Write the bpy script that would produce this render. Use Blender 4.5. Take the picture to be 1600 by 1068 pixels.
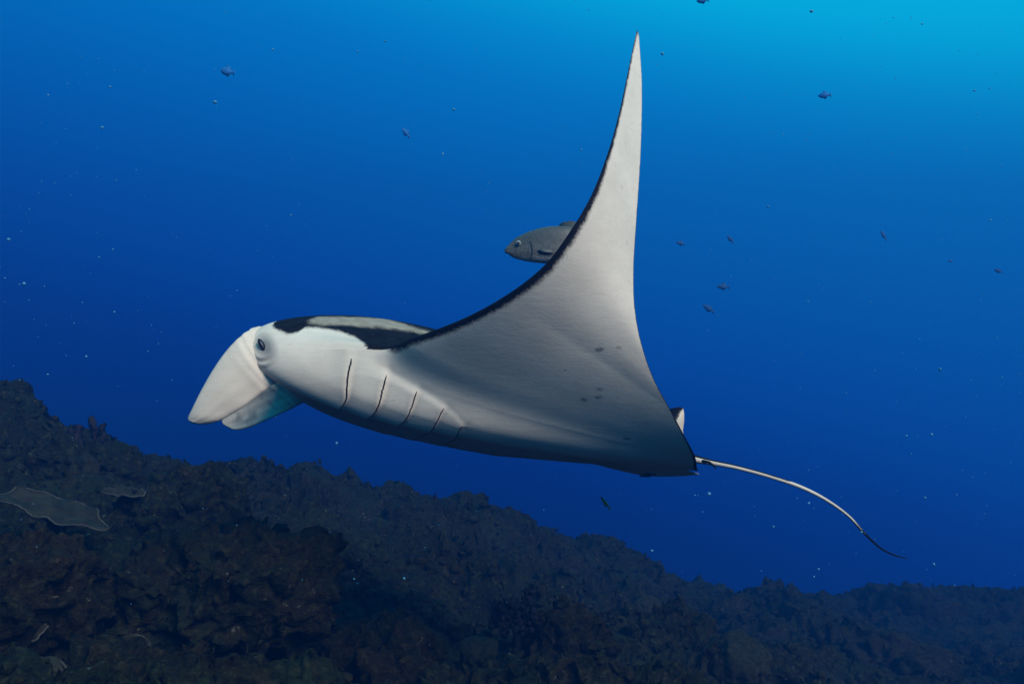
import bpy, math, random
import numpy as np
from mathutils import Vector
from mathutils.bvhtree import BVHTree

R = math.radians
random.seed(7); rng = np.random.default_rng(7)
scene = bpy.context.scene
for o in list(bpy.data.objects): bpy.data.objects.remove(o)
COL = scene.collection

# ------------------------------------------------------------------ camera
cam_d = bpy.data.cameras.new("camera"); cam = bpy.data.objects.new("camera", cam_d); COL.objects.link(cam)
cam.location = (0, 0, 0); cam.rotation_euler = (R(90), 0, 0)
cam_d.lens = 28; cam_d.sensor_width = 36; cam_d.clip_start = 0.05; cam_d.clip_end = 500
scene.camera = cam
F = 28 / 36 * 1600
def P(px, py, y):            # photograph pixel + distance -> point in the place
    return np.array([(px - 800) / F * y, y, -(py - 534) / F * y])

# ------------------------------------------------------------------ water light: open sea all round, brightest towards the surface
def lin(c): return tuple(((v / 255) / 12.92 if v / 255 <= .04045 else (((v / 255) + .055) / 1.055) ** 2.4) for v in c)
world = bpy.data.worlds.new("World"); scene.world = world; world.use_nodes = True
nt = world.node_tree; nt.nodes.clear()
tc = nt.nodes.new("ShaderNodeTexCoord")
dot = nt.nodes.new("ShaderNodeVectorMath"); dot.operation = 'DOT_PRODUCT'
g = Vector((.25, -.04, .967)).normalized(); dot.inputs[1].default_value = g
mr = nt.nodes.new("ShaderNodeMapRange"); mr.inputs[1].default_value = -1; mr.inputs[2].default_value = 1
ramp = nt.nodes.new("ShaderNodeValToRGB"); ramp.color_ramp.interpolation = 'B_SPLINE'
WS = 1.0
stops = [(-1.0, (0, 8, 26)), (-.5, (0, 16, 60)), (-.25, (0, 32, 108)), (-.14, (0, 42, 134)), (-.02, (0, 76, 176)), (.12, (0, 104, 192)), (.25, (0, 127, 212)),
         (.33, (0, 153, 225)), (.40, (0, 196, 247)), (.5, (0, 206, 248)), (1.0, (10, 204, 244))]
while len(ramp.color_ramp.elements) < len(stops): ramp.color_ramp.elements.new(.5)
for e, (t, c) in zip(ramp.color_ramp.elements, stops):
    e.position = (t + 1) / 2; e.color = (*lin(c), 1)
bg = nt.nodes.new("ShaderNodeBackground"); bg.inputs[1].default_value = WS
out = nt.nodes.new("ShaderNodeOutputWorld")
L = nt.links.new
L(tc.outputs['Generated'], dot.inputs[0]); L(dot.outputs['Value'], mr.inputs[0]); L(mr.outputs[0], ramp.inputs[0])
L(ramp.outputs[0], bg.inputs[0]); L(bg.outputs[0], out.inputs[0])

# ------------------------------------------------------------------ sun
sun_d = bpy.data.lights.new("sun", 'SUN'); sun = bpy.data.objects.new("sun", sun_d); COL.objects.link(sun)
sun_d.energy = 4.25; sun_d.angle = R(25); sun_d.color = (1.0, .95, .92)
SUN_TO = Vector((.50, -.58, .65)).normalized()        # towards the sun
sun.rotation_euler = SUN_TO.to_track_quat('Z', 'Y').to_euler(); sun.location = (0, 0, 30)

scene.view_settings.view_transform = 'Standard'; scene.view_settings.look = 'None'
scene.view_settings.exposure = 0; scene.view_settings.gamma = 1
scene.render.engine = 'CYCLES'; scene.cycles.use_denoising = True
scene.cycles.max_bounces = 5; scene.cycles.volume_bounces = 1

# ------------------------------------------------------------------ helpers
_perm = rng.permutation(256); _perm = np.concatenate([_perm, _perm, _perm])
_grad = rng.normal(size=(256, 3)); _grad /= np.linalg.norm(_grad, axis=1)[:, None]
def pn(p, f=1.0, o=0.0):     # gradient noise, p (n,3)
    p = np.asarray(p) * f + o
    i = np.floor(p).astype(int); d = p - i; i &= 255
    w = d * d * d * (d * (d * 6 - 15) + 10)
    r = 0
    for a in (0, 1):
        for b in (0, 1):
            for c in (0, 1):
                h = _perm[_perm[_perm[(i[:, 0] + a) & 255] + ((i[:, 1] + b) & 255)] + ((i[:, 2] + c) & 255)]
                gv = (_grad[h] * (d - np.array([a, b, c]))).sum(1)
                r = r + gv * np.where(a, w[:, 0], 1 - w[:, 0]) * np.where(b, w[:, 1], 1 - w[:, 1]) * np.where(c, w[:, 2], 1 - w[:, 2])
    return r * 1.6
def fbm(p, f, n=4, gain=.5, o=0.):
    s = 0; a = 1
    for k in range(n):
        s = s + a * pn(p, f * 2.03 ** k, o + 17.3 * k); a *= gain
    return s
def ridged(p, f, n=3, gain=.55, o=0.):
    s = 0; a = 1
    for k in range(n):
        s = s + a * (1 - 2 * np.abs(pn(p, f * 2.1 ** k, o + 9.1 * k))); a *= gain
    return s

def pchip(x, y, xq):
    x = np.asarray(x, float); y = np.asarray(y, float); xq = np.asarray(xq, float)
    if y.ndim > 1: return np.stack([pchip(x, y[:, k], xq) for k in range(y.shape[1])], 1)
    h = np.diff(x); m = np.diff(y) / h; n = len(x); d = np.zeros(n)
    for k in range(1, n - 1):
        if m[k - 1] * m[k] > 0:
            w1 = 2 * h[k] + h[k - 1]; w2 = h[k] + 2 * h[k - 1]
            d[k] = (w1 + w2) / (w1 / m[k - 1] + w2 / m[k])
    d[0] = m[0]; d[-1] = m[-1]
    i = np.clip(np.searchsorted(x, xq) - 1, 0, n - 2); t = (xq - x[i]) / h[i]
    return ((1 + 2 * t) * (1 - t) ** 2 * y[i] + t * (1 - t) ** 2 * h[i] * d[i] + t * t * (3 - 2 * t) * y[i + 1] + t * t * (t - 1) * h[i] * d[i + 1])
def crom(x, y, xq):          # Catmull-Rom, vector valued
    x = np.asarray(x, float); y = np.asarray(y, float)
    if y.ndim == 1: y = y[:, None]; sq = True
    else: sq = False
    d = np.gradient(y, x, axis=0); h = np.diff(x)
    i = np.clip(np.searchsorted(x, xq) - 1, 0, len(x) - 2); t = ((xq - x[i]) / h[i])[:, None]; hh = h[i][:, None]
    r = ((1 + 2 * t) * (1 - t) ** 2 * y[i] + t * (1 - t) ** 2 * hh * d[i] + t * t * (3 - 2 * t) * y[i + 1] + t * t * (t - 1) * hh * d[i + 1])
    return r[:, 0] if sq else r

def mesh(name, v, f, mat=None, smooth=True):
    m = bpy.data.meshes.new(name); m.from_pydata([tuple(map(float, q)) for q in v], [], [tuple(map(int, q)) for q in f])
    m.validate(); m.update()
    if smooth: m.polygons.foreach_set('use_smooth', [True] * len(m.polygons))
    if mat: m.materials.append(mat)
    return m
def fastmesh(name, v, tris, mat=None, smooth=True):   # numpy arrays, all faces the same size
    v = np.asarray(v, np.float32); tris = np.asarray(tris, np.int32); k = tris.shape[1]
    m = bpy.data.meshes.new(name)
    m.vertices.add(len(v)); m.vertices.foreach_set('co', v.ravel())
    m.loops.add(tris.size); m.loops.foreach_set('vertex_index', tris.ravel())
    m.polygons.add(len(tris)); m.polygons.foreach_set('loop_start', np.arange(0, tris.size, k, dtype=np.int32))
    m.polygons.foreach_set('loop_total', np.full(len(tris), k, np.int32))
    m.polygons.foreach_set('use_smooth', np.full(len(tris), smooth))
    m.update(calc_edges=True); m.validate()
    if mat: m.materials.append(mat)
    return m
def link(name, m, parent=None):
    o = bpy.data.objects.new(name, m); COL.objects.link(o)
    if parent: o.parent = parent
    return o
def tag(o, label, cat, group=None, kind=None):
    o['label'] = label; o['category'] = cat
    if group: o['group'] = group
    if kind: o['kind'] = kind
    return o
def attr(m, name, vals):
    a = m.attributes.new(name, 'FLOAT', 'POINT'); a.data.foreach_set('value', np.asarray(vals, np.float32))
def tube(pts, rad, seg=8, cap=True):
    pts = np.asarray(pts, float); n = len(pts); rad = np.broadcast_to(np.asarray(rad, float), (n,))
    T = np.gradient(pts, axis=0); T /= np.linalg.norm(T, axis=1)[:, None] + 1e-9
    up = np.array([.13, .21, .97]); up = up if abs(T[0] @ up) < .9 else np.array([1., 0, 0])
    v = []; f = []
    for k in range(n):
        a = np.cross(T[k], up); a /= np.linalg.norm(a) + 1e-9; b = np.cross(a, T[k]); up = b
        for j in range(seg):
            th = 2 * math.pi * j / seg; v.append(pts[k] + rad[k] * (a * math.cos(th) + b * math.sin(th)))
    for k in range(n - 1):
        for j in range(seg):
            f.append((k * seg + j, k * seg + (j + 1) % seg, (k + 1) * seg + (j + 1) % seg, (k + 1) * seg + j))
    if cap: f.append(tuple(range(seg - 1, -1, -1))); f.append(tuple(range((n - 1) * seg, n * seg)))
    return v, f
def join(parts):
    V = []; Fs = []
    for v, f in parts:
        o = len(V); V += list(v); Fs += [tuple(i + o for i in q) for q in f]
    return V, Fs

class NT:                     # small node helper
    def __init__(s, name):
        s.m = bpy.data.materials.new(name); s.m.use_nodes = True; s.t = s.m.node_tree; s.n = s.t.nodes
        s.b = s.n['Principled BSDF']
    def new(s, ty, **kw):
        n = s.n.new(ty)
        for k, v in kw.items(): setattr(n, k, v)
        return n
    def ln(s, a, b): s.t.links.new(a, b)
    def noise(s, vec, scale, detail=4, rough=.55):
        n = s.new('ShaderNodeTexNoise'); n.inputs['Scale'].default_value = scale; n.inputs['Detail'].default_value = detail
        n.inputs['Roughness'].default_value = rough
        if vec is not None: s.ln(vec, n.inputs['Vector'])
        return n.outputs[0]
    def pos(s): return s.new('ShaderNodeNewGeometry').outputs['Position']
    def objc(s): return s.new('ShaderNodeTexCoord').outputs['Object']
    def rng(s, v, a, b, c=0., d=1.):
        n = s.new('ShaderNodeMapRange', interpolation_type='SMOOTHSTEP'); s.ln(v, n.inputs[0])
        for k, q in zip((1, 2, 3, 4), (a, b, c, d)): n.inputs[k].default_value = q
        return n.outputs[0]
    def mix(s, f, a, b, mode='MIX'):
        n = s.new('ShaderNodeMix', data_type='RGBA', blend_type=mode)
        for sock, v in ((n.inputs[0], f), (n.inputs[6], a), (n.inputs[7], b)):
            if isinstance(v, (int, float)): sock.default_value = v
            elif isinstance(v, tuple): sock.default_value = (*v, 1)
            else: s.ln(v, sock)
        return n.outputs[2]
    def math(s, op, a, b):
        n = s.new('ShaderNodeMath', operation=op)
        for sock, v in ((n.inputs[0], a), (n.inputs[1], b)):
            if isinstance(v, (int, float)): sock.default_value = v
            else: s.ln(v, sock)
        return n.outputs[0]
    def at(s, name): return s.new('ShaderNodeAttribute', attribute_name=name).outputs['Fac']
    def bump(s, h, strength, dist=.01, normal=None):
        n = s.new('ShaderNodeBump'); n.inputs['Strength'].default_value = strength; n.inputs['Distance'].default_value = dist
        s.ln(h, n.inputs['Height'])
        if normal is not None: s.ln(normal, n.inputs['Normal'])
        return n.outputs[0]
    def out(s, col, rough=.6, spec=.2, normal=None):
        if isinstance(col, tuple): s.b.inputs['Base Color'].default_value = (*col, 1)
        else: s.ln(col, s.b.inputs['Base Color'])
        if isinstance(rough, float): s.b.inputs['Roughness'].default_value = rough
        else: s.ln(rough, s.b.inputs['Roughness'])
        s.b.inputs['Specular IOR Level'].default_value = spec
        if normal is not None: s.ln(normal, s.b.inputs['Normal'])
        return s.m

def ellip(c, ax, nu=20, nvv=12):
    v = []; f = []; ax = [np.asarray(a, float) for a in ax]
    for i in range(nvv + 1):
        a = math.pi * i / nvv
        for j in range(nu):
            b = 2 * math.pi * j / nu; v.append(np.asarray(c) + ax[0] * math.sin(a) * math.cos(b) + ax[1] * math.sin(a) * math.sin(b) + ax[2] * math.cos(a))
    for i in range(nvv):
        for j in range(nu): f.append((i * nu + j, i * nu + (j + 1) % nu, (i + 1) * nu + (j + 1) % nu, (i + 1) * nu + j))
    return v, f
# ------------------------------------------------------------------ materials
def reef_mat(name, tone=(1, 1, 1), k=1.0, seed=0.):
    k = k * .32
    t = NT(name); p = t.pos()
    add = t.new('ShaderNodeVectorMath', operation='ADD'); add.inputs[1].default_value = (seed, seed * 1.7, -seed); t.ln(p, add.inputs[0]); p = add.outputs[0]
    n1 = t.noise(p, 1.7, 5, .6); n2 = t.noise(p, 5.5, 5, .65); n3 = t.noise(p, 24, 4, .6); n4 = t.noise(p, 75, 3, .6)
    c = lambda a: tuple(x * y * k for x, y in zip(a, tone))
    col = t.mix(t.rng(n1, .38, .62), c((.030, .024, .013)), c((.024, .029, .015)))
    nb = t.noise(p, .9, 4, .6); col = t.mix(t.rng(nb, .52, .68), col, c((.036, .050, .028))); col = t.mix(t.rng(nb, .46, .34), col, c((.052, .042, .030)))
    col = t.mix(t.rng(n2, .50, .64), col, c((.050, .034, .017)))
    col = t.mix(t.rng(n3, .52, .66), col, c((.070, .064, .038)))
    col = t.mix(t.rng(n3, .46, .34), col, c((.010, .010, .010)))
    vor = t.new('ShaderNodeTexVoronoi'); vor.inputs['Scale'].default_value = 13; t.ln(p, vor.inputs['Vector'])
    sp = t.math('MULTIPLY', t.rng(vor.outputs['Distance'], .26, .10), t.rng(n2, .53, .60))
    sp = t.math('MULTIPLY', sp, t.rng(n4, .45, .6))
    col = t.mix(sp, col, c((.34, .31, .30)))
    h = t.math('ADD', t.math('MULTIPLY', n3, .7), t.math('MULTIPLY', n4, .35))
    return t.out(col, .9, .08, t.bump(h, .9, .05))

def simple_mat(name, a, b, scale=12, rough=.8, spec=.15, bump=.4, dist=.01):
    t = NT(name); p = t.objc(); n = t.noise(p, scale, 5, .6); n2 = t.noise(p, scale * 4.3, 3, .6)
    col = t.mix(t.rng(n, .35, .65), a, b)
    return t.out(col, rough, spec, t.bump(t.math('ADD', n, t.math('MULTIPLY', n2, .4)), bump, dist))

def manta_mat():
    t = NT('manta_skin'); p = t.objc()
    dark = t.at('dark'); patch = t.at('patch'); spot = t.at('spot'); grey = t.at('grey')
    nf = t.noise(p, 120, 4, .7); nm = t.noise(p, 22, 4, .6); nl = t.noise(p, 3.2, 4, .55)
    jit = t.math('ADD', t.math('MULTIPLY', t.math('SUBTRACT', nf, .5), .040), t.math('MULTIPLY', t.math('SUBTRACT', nm, .5), .03))
    dk = t.rng(t.math('ADD', dark, jit), -.015, .015)
    pt = t.rng(t.math('ADD', patch, t.math('MULTIPLY', jit, 1.2)), -.02, .02)
    # streaky skin, drawn out along the body
    mp = t.new('ShaderNodeMapping'); mp.inputs['Scale'].default_value = (7, 30, 42)
    wv = t.new('ShaderNodeTexNoise'); wv.inputs['Scale'].default_value = 4.5; wv.inputs['Detail'].default_value = 3; t.ln(p, wv.inputs['Vector'])
    ws = t.new('ShaderNodeVectorMath', operation='SCALE'); ws.inputs['Scale'].default_value = .10; t.ln(wv.outputs['Color'], ws.inputs[0])
    wa = t.new('ShaderNodeVectorMath', operation='ADD'); t.ln(p, wa.inputs[0]); t.ln(ws.outputs[0], wa.inputs[1]); pw = wa.outputs[0]
    t.ln(pw, mp.inputs['Vector'])
    st = t.noise(mp.outputs[0], 1.0, 5, .65)
    mp2 = t.new('ShaderNodeMapping'); mp2.inputs['Scale'].default_value = (38, 110, 130); t.ln(pw, mp2.inputs['Vector'])
    st2 = t.noise(mp2.outputs[0], 1.0, 3, .6)
    white = t.mix(t.rng(nl, .3, .7), (.68, .56, .43), (.77, .64, .495))
    white = t.mix(t.rng(st, .35, .75, 0., .22), white, (.50, .42, .33))
    white = t.mix(t.rng(nm, .60, .78, 0., .25), white, (.46, .39, .31))
    ng = t.noise(p, 1.4, 5, .6); white = t.mix(t.rng(ng, .45, .75, 0., .30), white, (.42, .36, .285))
    nsc = t.noise(p, 55, 2, .5); white = t.mix(t.rng(nsc, .70, .74, 0., .35), white, (.30, .27, .24))
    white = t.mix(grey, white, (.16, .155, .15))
    white = t.mix(t.rng(t.math('ADD', spot, t.math('MULTIPLY', jit, .35)), -.008, .007, 0., .75), white, (.07, .07, .075))
    black = t.mix(t.rng(nm, .3, .7), (.005, .0055, .006), (.011, .011, .012))
    tan = t.mix(t.rng(nm, .3, .7), (.24, .20, .145), (.32, .27, .20))
    col = t.mix(dk, white, black); col = t.mix(t.math('MULTIPLY', pt, dk), col, tan)
    h = t.math('ADD', t.math('MULTIPLY', st, .6), t.math('MULTIPLY', st2, .35))
    t.ln(t.math('MULTIPLY', t.math('SUBTRACT', 1.0, t.math('MULTIPLY', dk, .92)), .22), t.b.inputs['Specular IOR Level'])
    return t.out(col, .62, .22, t.bump(h, .20, .009))
M_MANTA = manta_mat()

# ------------------------------------------------------------------ haze comes after the structure; here: the reef slope
CREST = [(-500, 520, 7.5), (-200, 590, 8), (0, 652, 8), (100, 706, 8.5), (230, 736, 9.5), (400, 762, 11), (560, 776, 12), (715, 790, 12.5), (800, 830, 13),
         (900, 852, 13), (1010, 900, 13.5), (1150, 940, 14.5), (1300, 938, 15.5), (1480, 938, 16), (1600, 955, 16.5), (1850, 980, 17), (2300, 1000, 17)]
NEAR = [(0, 780, 6.0), (0, 920, 4.3), (0, 1068, 3.3), (180, 800, 6.2), (250, 1068, 3.6), (240, 950, 4.6), (500, 1068, 4.2), (500, 960, 5.6), (480, 850, 8), (650, 1068, 4.8), (650, 960, 6.6),
        (650, 860, 9.5), (850, 1080, 5.2), (850, 985, 7.6), (850, 900, 10.5), (1050, 1080, 6), (1050, 1000, 9), (1300, 1080, 8), (1300, 1010, 11), (1550, 1080, 9),
        (1550, 1010, 12.5), (-300, 800, 5), (-300, 1000, 3.4), (1900, 1080, 10)]
ctl = [P(*q) for q in CREST + NEAR]
for q in CREST:
    c = P(*q); d = np.array([c[0], c[1], 0]) / math.hypot(c[0], c[1])
    ctl.append(c + d * 5 + np.array([0, 0, -3.2])); ctl.append(c + d * 14 + np.array([0, 0, -8.0]))
for x in (-14, -8, -4, 0, 4, 8, 14):
    for y in (-8, -3, 1):
        if not (abs(x) < 3 and y == 1): ctl.append(np.array([x, y, min(.6, -2.2 - .36 * x) if x > -8 else .6]))
ctl.append(np.array([0, 1.5, -2.3])); ctl.append(np.array([1.5, 2.5, -2.7]))
ctl = np.array(ctl)
def tps_fit(c, z, lam=.02):
    n = len(c); r2 = ((c[:, None] - c[None]) ** 2).sum(-1); K = .5 * r2 * np.log(r2 + 1e-9); K += lam * np.eye(n)
    Pm = np.c_[np.ones(n), c]; A = np.zeros((n + 3, n + 3)); A[:n, :n] = K; A[:n, n:] = Pm; A[n:, :n] = Pm.T
    return np.linalg.solve(A, np.r_[z, 0, 0, 0])
_w = tps_fit(ctl[:, :2], ctl[:, 2])
PITS = [(P(430, 1010, 4.5), .55, .42), (P(300, 1030, 4.2), .45, .4), (P(165, 900, 4.7), .5, .3), (P(930, 1050, 5.6), .4, .35), (P(60, 990, 3.7), .35, .25), (P(700, 900, 7.6), .4, .5), (P(480, 900, 6.6), .4, .4)]
def base_z(q):
    r = np.zeros(len(q))
    for a in range(0, len(q), 40000):
        s = q[a:a + 40000]; r2 = ((s[:, None] - ctl[None, :, :2]) ** 2).sum(-1)
        r[a:a + 40000] = (.5 * r2 * np.log(r2 + 1e-9)) @ _w[:-3] + _w[-3] + s @ _w[-2:]
    for (pc, dep, rd) in PITS:
        r -= dep * np.exp(-((q[:, 0] - pc[0]) ** 2 + (q[:, 1] - pc[1]) ** 2) / rd ** 2)
    return np.clip(r, -13.5, 1.1)
def reef_point(q):           # (n,2) -> (n,3) craggy reef surface
    z = base_z(q); p = np.c_[q, z]
    big = fbm(p, .55, 3, .5, 3.1) * .30
    mid = ridged(p, 1.15, 3, .5, 8.) * .10
    p2 = p.copy(); p2[:, 2] += big + mid
    wx = fbm(p2, 2.6, 4, .58, 40.); wy = fbm(p2, 2.6, 4, .58, 80.); wz = fbm(p2, 2.4, 5, .6, 120.)
    fine = np.maximum(0, pn(p2, 9., 5.)) * .07 + np.maximum(0, pn(p2, 19., 15.)) * .04
    m = np.clip(.75 + 1.1 * fbm(p2, .8, 2, .5, 200.), .18, 1.5)
    return p2 + np.c_[wx * .13 * m, wy * .13 * m, (wz * .15 + fine) * m]
def ground_mesh():
    th = [-math.pi]; 
    while th[-1] < math.pi:
        a = abs(th[-1]); th.append(th[-1] + (.0021 if a < .70 else (.006 if a < 1.1 else .05)))
    th = np.array(th); th[-1] = math.pi
    rr = [.9]
    while rr[-1] < 24:
        r_ = rr[-1]; rr.append(r_ + (.02 if r_ < 4 else (.0052 * r_ if r_ < 19 else .1 * r_)) if r_ > 2.4 else r_ + .06)
    rr = np.array(rr)
    TH, RR = np.meshgrid(th[:-1], rr); q = np.c_[(RR * np.sin(TH)).ravel(), (RR * np.cos(TH)).ravel()]
    v = reef_point(q); nr, nc = TH.shape
    ii = np.arange(nr - 1)[:, None] * nc; jj = np.arange(nc)[None]; j2 = (jj + 1) % nc
    f = np.stack([ii + jj, ii + j2, ii + nc + j2, ii + nc + jj], -1).reshape(-1, 4)
    c0 = len(v); v = np.vstack([v, [0, 0, v[:nc, 2].mean()]])
    m = fastmesh('reef_slope', v[:-1], f, M_REEF)
    return m
M_REEF = reef_mat('reef_rock', (.84, 1.04, .84), 1.0)
ground = link('reef_slope', ground_mesh()); ground['kind'] = 'structure'
GB = BVHTree.FromPolygons([v.co.copy() for v in ground.data.vertices], [tuple(p.vertices) for p in ground.data.polygons])
def on_ground(x, y):
    h = GB.ray_cast(Vector((x, y, 6)), Vector((0, 0, -1)))
    return np.array(h[0]) if h[0] else np.array([x, y, -3.])
def ground_at(px, py):       # where the sight line meets the reef
    d = Vector(P(px, py, 1.0)).normalized(); h = GB.ray_cast(Vector((0, 0, 0)), d)
    return np.array(h[0]) if h[0] else P(px, py, 12)

#OBJECTS_BELOW
# ------------------------------------------------------------------ manta ray
RHO = R(20); LAT = np.array([0, -math.cos(RHO), math.sin(RHO)])
def p3(*a): return np.array(a, float)
ST = [  # leading point, trailing point, ventral thickness, dorsal thickness, bank
    (p3(-1.335, 4.50, -.11), P(1086, 710, 4.55), .195, .40, 20),
    (p3(-1.355, 4.32, -.06), P(1080, 715, 4.42), .205, .375, 20),
    (p3(-1.37, 4.16, -.01), P(1086, 724, 4.28), .215, .31, 21),
    (p3(-1.33, 4.05, .005), P(1091, 735, 4.12), .22, .235, 23),
    (p3(-1.11, 3.97, -.02), P(1089, 731, 3.98), .17, .155, 26),
    (P(592, 545, 3.92), P(1087, 716, 3.86), .11, .095, 29),
    (P(645, 529, 3.79), P(1080, 700, 3.78), .075, .07, 33),
    (P(720, 500, 3.645), P(1066, 674, 3.71), .055, .055, 40),
    (P(790, 462, 3.53), P(1046, 637, 3.65), .042, .045, 50),
    (P(850, 415, 3.46), P(1022, 593, 3.60), .034, .036, 62),
    (P(893, 358, 3.44), P(1003, 540, 3.56), .028, .029, 75),
    (P(925, 303, 3.485), P(992, 482, 3.55), .023, .024, 88),
    (P(950, 238, 3.57), P(990, 420, 3.58), .019, .019, 98),
    (P(967, 178, 3.70), P(994, 350, 3.66), .015, .015, 104),
    (P(980, 118, 3.85), P(1001, 240, 3.80), .011, .011, 108),
    (P(990, 70, 3.99), P(1003, 138, 3.95), .007, .007, 110),
    (P(995.5, 47, 4.06), P(998.5, 56, 4.06), .002, .002, 111)]
def build_manta():
    ns = len(ST); idx = np.arange(ns)
    Ls = np.array([s[0] for s in ST]); Ts = np.array([s[1] for s in ST]); prm = np.array([[s[2], s[3], s[4]] for s in ST], float)
    # mirror a few stations so that the centre line is smooth
    def refl(p):
        c = np.array([p[0], 4.5, -.13 - .232 * (p[0] + 1.30)]); d = p - c; la = d @ LAT; d = d - 2 * la * LAT
        w = min(1, max(0, (la - .02) / .5)); a = R(19 + 16 * min(1, max(0, (p[0] + .1) / .9))) * w * w * (3 - 2 * w) * (1 - .75 * min(1, max(0, (la - .65) / .5)))      # the far wing is held a little higher
        return c + np.array([d[0], d[1] * math.cos(a) - d[2] * math.sin(a), d[1] * math.sin(a) + d[2] * math.cos(a)])
    half = np.concatenate([np.linspace(0, 3, 40, endpoint=False), np.linspace(3, 6, 60, endpoint=False), np.linspace(6, 15, 110, endpoint=False), np.linspace(15, 16, 16)])
    Lq = crom(idx, Ls, half); Tq = crom(idx, Ts, half); pq = pchip(idx, prm, half)
    uu = np.concatenate([.12 * (np.linspace(0, 1, 34, endpoint=False)) ** 2, np.linspace(.12, .46, 110, endpoint=False), np.linspace(.46, 1, 60)]); NU = len(uu)
    def prof(u, m, u0):
        a = np.clip((u0 - u) / u0, 0, 1); fr = (1 - a ** m) ** (1 / m); w = np.clip((u - u0) / (1 - u0), 0, 1)
        return np.where(u < u0, fr, 1 - w ** 1.55)
    rows = []; info = []
    for k, s in enumerate(half):
        tv, td, be = pq[k]; be = R(be); n = np.array([0, math.sin(be), math.cos(be)])
        ch = Tq[k] - Lq[k]; c = np.linalg.norm(ch); ch = ch / (c + 1e-9); n = n - (n @ ch) * ch; n /= np.linalg.norm(n)
        body = max(0, 1 - s / 5.0)
        pd = prof(uu, 2.2, .30 + .05 * body); pv = prof(uu, 2.0 + .3 * body, .27 + .03 * body)
        camb = np.zeros_like(uu)
        wing = min(1, max(0, (s - 5) / 3)) * (1 - min(1, max(0, (s - 11) / 5)))
        # slack of the fin: hollow behind the leading edge, fuller towards the trailing edge
        camb = wing * c * (.045 * np.sin(math.pi * uu ** .8))
        base = Lq[k] + uu[:, None] * (Tq[k] - Lq[k]) + camb[:, None] * n
        dor = base + (pd * td)[:, None] * n; ven = base - (pv * tv)[:, None] * n
        loop = np.vstack([dor, ven[-2:0:-1]]); rows.append(loop)
        us = np.r_[uu, uu[-2:0:-1]]; side = np.r_[np.ones(NU), -np.ones(NU - 2)]
        info.append(np.c_[np.full(len(us), s), us, side, np.full(len(us), c)])
    rows = np.array(rows); info = np.array(info)
    far = rows[:0:-1].copy(); sh = far.shape
    fl = far.reshape(-1, 3); fl[:] = np.array([refl(p) for p in fl]); far = fl.reshape(sh)
    # make the shared centre line meet: blend the near side of the middle to its own mirror
    A = np.concatenate([far, rows]); I = np.concatenate([info[:0:-1] * np.array([-1, 1, 1, 1]), info])
    nr, nc = A.shape[:2]; v = A.reshape(-1, 3); I = I.reshape(-1, 4)
    f = []
    for i in range(nr - 1):
        for j in range(nc):
            j2 = (j + 1) % nc; f.append((i * nc + j, i * nc + j2, (i + 1) * nc + j2, (i + 1) * nc + j))
    f.append(tuple(range(nc))); f.append(tuple((nr - 1) * nc + j for j in range(nc - 1, -1, -1)))
    return v, f, I, nr, nc
mv, mf, mI, mnr, mnc = build_manta()
# smooth lightly across the middle of the body only
g3 = mv.reshape(mnr, mnc, 3); mid = mnr // 2
for it in range(30):
    a = slice(mid - 26, mid + 27); b0 = slice(mid - 27, mid + 26); b1 = slice(mid - 25, mid + 28)
    w = np.exp(-((np.arange(mid - 26, mid + 27) - mid) / 11.) ** 2)[:, None, None]
    g3[a] = g3[a] * (1 - .5 * w) + .5 * w * .5 * (g3[b0] + g3[b1])
mv = g3.reshape(-1, 3)
def bvh(): return BVHTree.FromPolygons([Vector(q) for q in mv], mf)
B = bvh()
def hit(px, py, b=None):
    d = Vector(P(px, py, 1)).normalized(); h = (b or B).ray_cast(Vector((0, 0, 0)), d)
    return np.array(h[0]) if h[0] else None
GILL = [[(551, 560), (546, 582), (543.5, 607), (542, 624), (533, 640)],
        [(605, 586), (599, 611), (593, 634), (584, 648), (574, 657)],
        [(652.6, 611), (645, 634), (636, 655), (620, 667)],
        [(695, 637), (685.5, 655), (675, 673), (655, 683)],
        [(724, 665), (718, 675), (711, 687), (694, 694)]]
# the gill flaps overlap like shingles: the skin lifts towards each slit and steps down behind it
gp = []
for gl in GILL:
    pts = [hit(*q) for q in crom(np.arange(len(gl)), np.array(gl, float), np.linspace(0, len(gl) - 1, 24))]
    gp.append(np.array([q for q in pts if q is not None]))
grid_n = None
def normals(v, nr, nc):
    G = v.reshape(nr, nc, 3); du = np.roll(G, -1, 1) - np.roll(G, 1, 1); dv = np.gradient(G, axis=0)
    n = np.cross(du, dv); n /= np.linalg.norm(n, axis=2)[:, :, None] + 1e-9
    return n.reshape(-1, 3)
NR = normals(mv, mnr, mnc)
c0 = mv.mean(0)
test = np.argmin(np.abs(mI[:, 0]) + np.abs(mI[:, 1] - .4) + np.abs(mI[:, 2] - 1))
if NR[test, 2] < 0: NR = -NR
def clx(x): return -.13 - .232 * (x + 1.30)
lat_c = (mv - np.c_[mv[:, 0], np.full(len(mv), 4.5), clx(mv[:, 0])]) @ LAT
hn = (mv - np.c_[mv[:, 0], np.full(len(mv), 4.5), clx(mv[:, 0])]) @ np.array([0, math.sin(RHO), math.cos(RHO)])
disp = np.zeros(len(mv))
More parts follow.
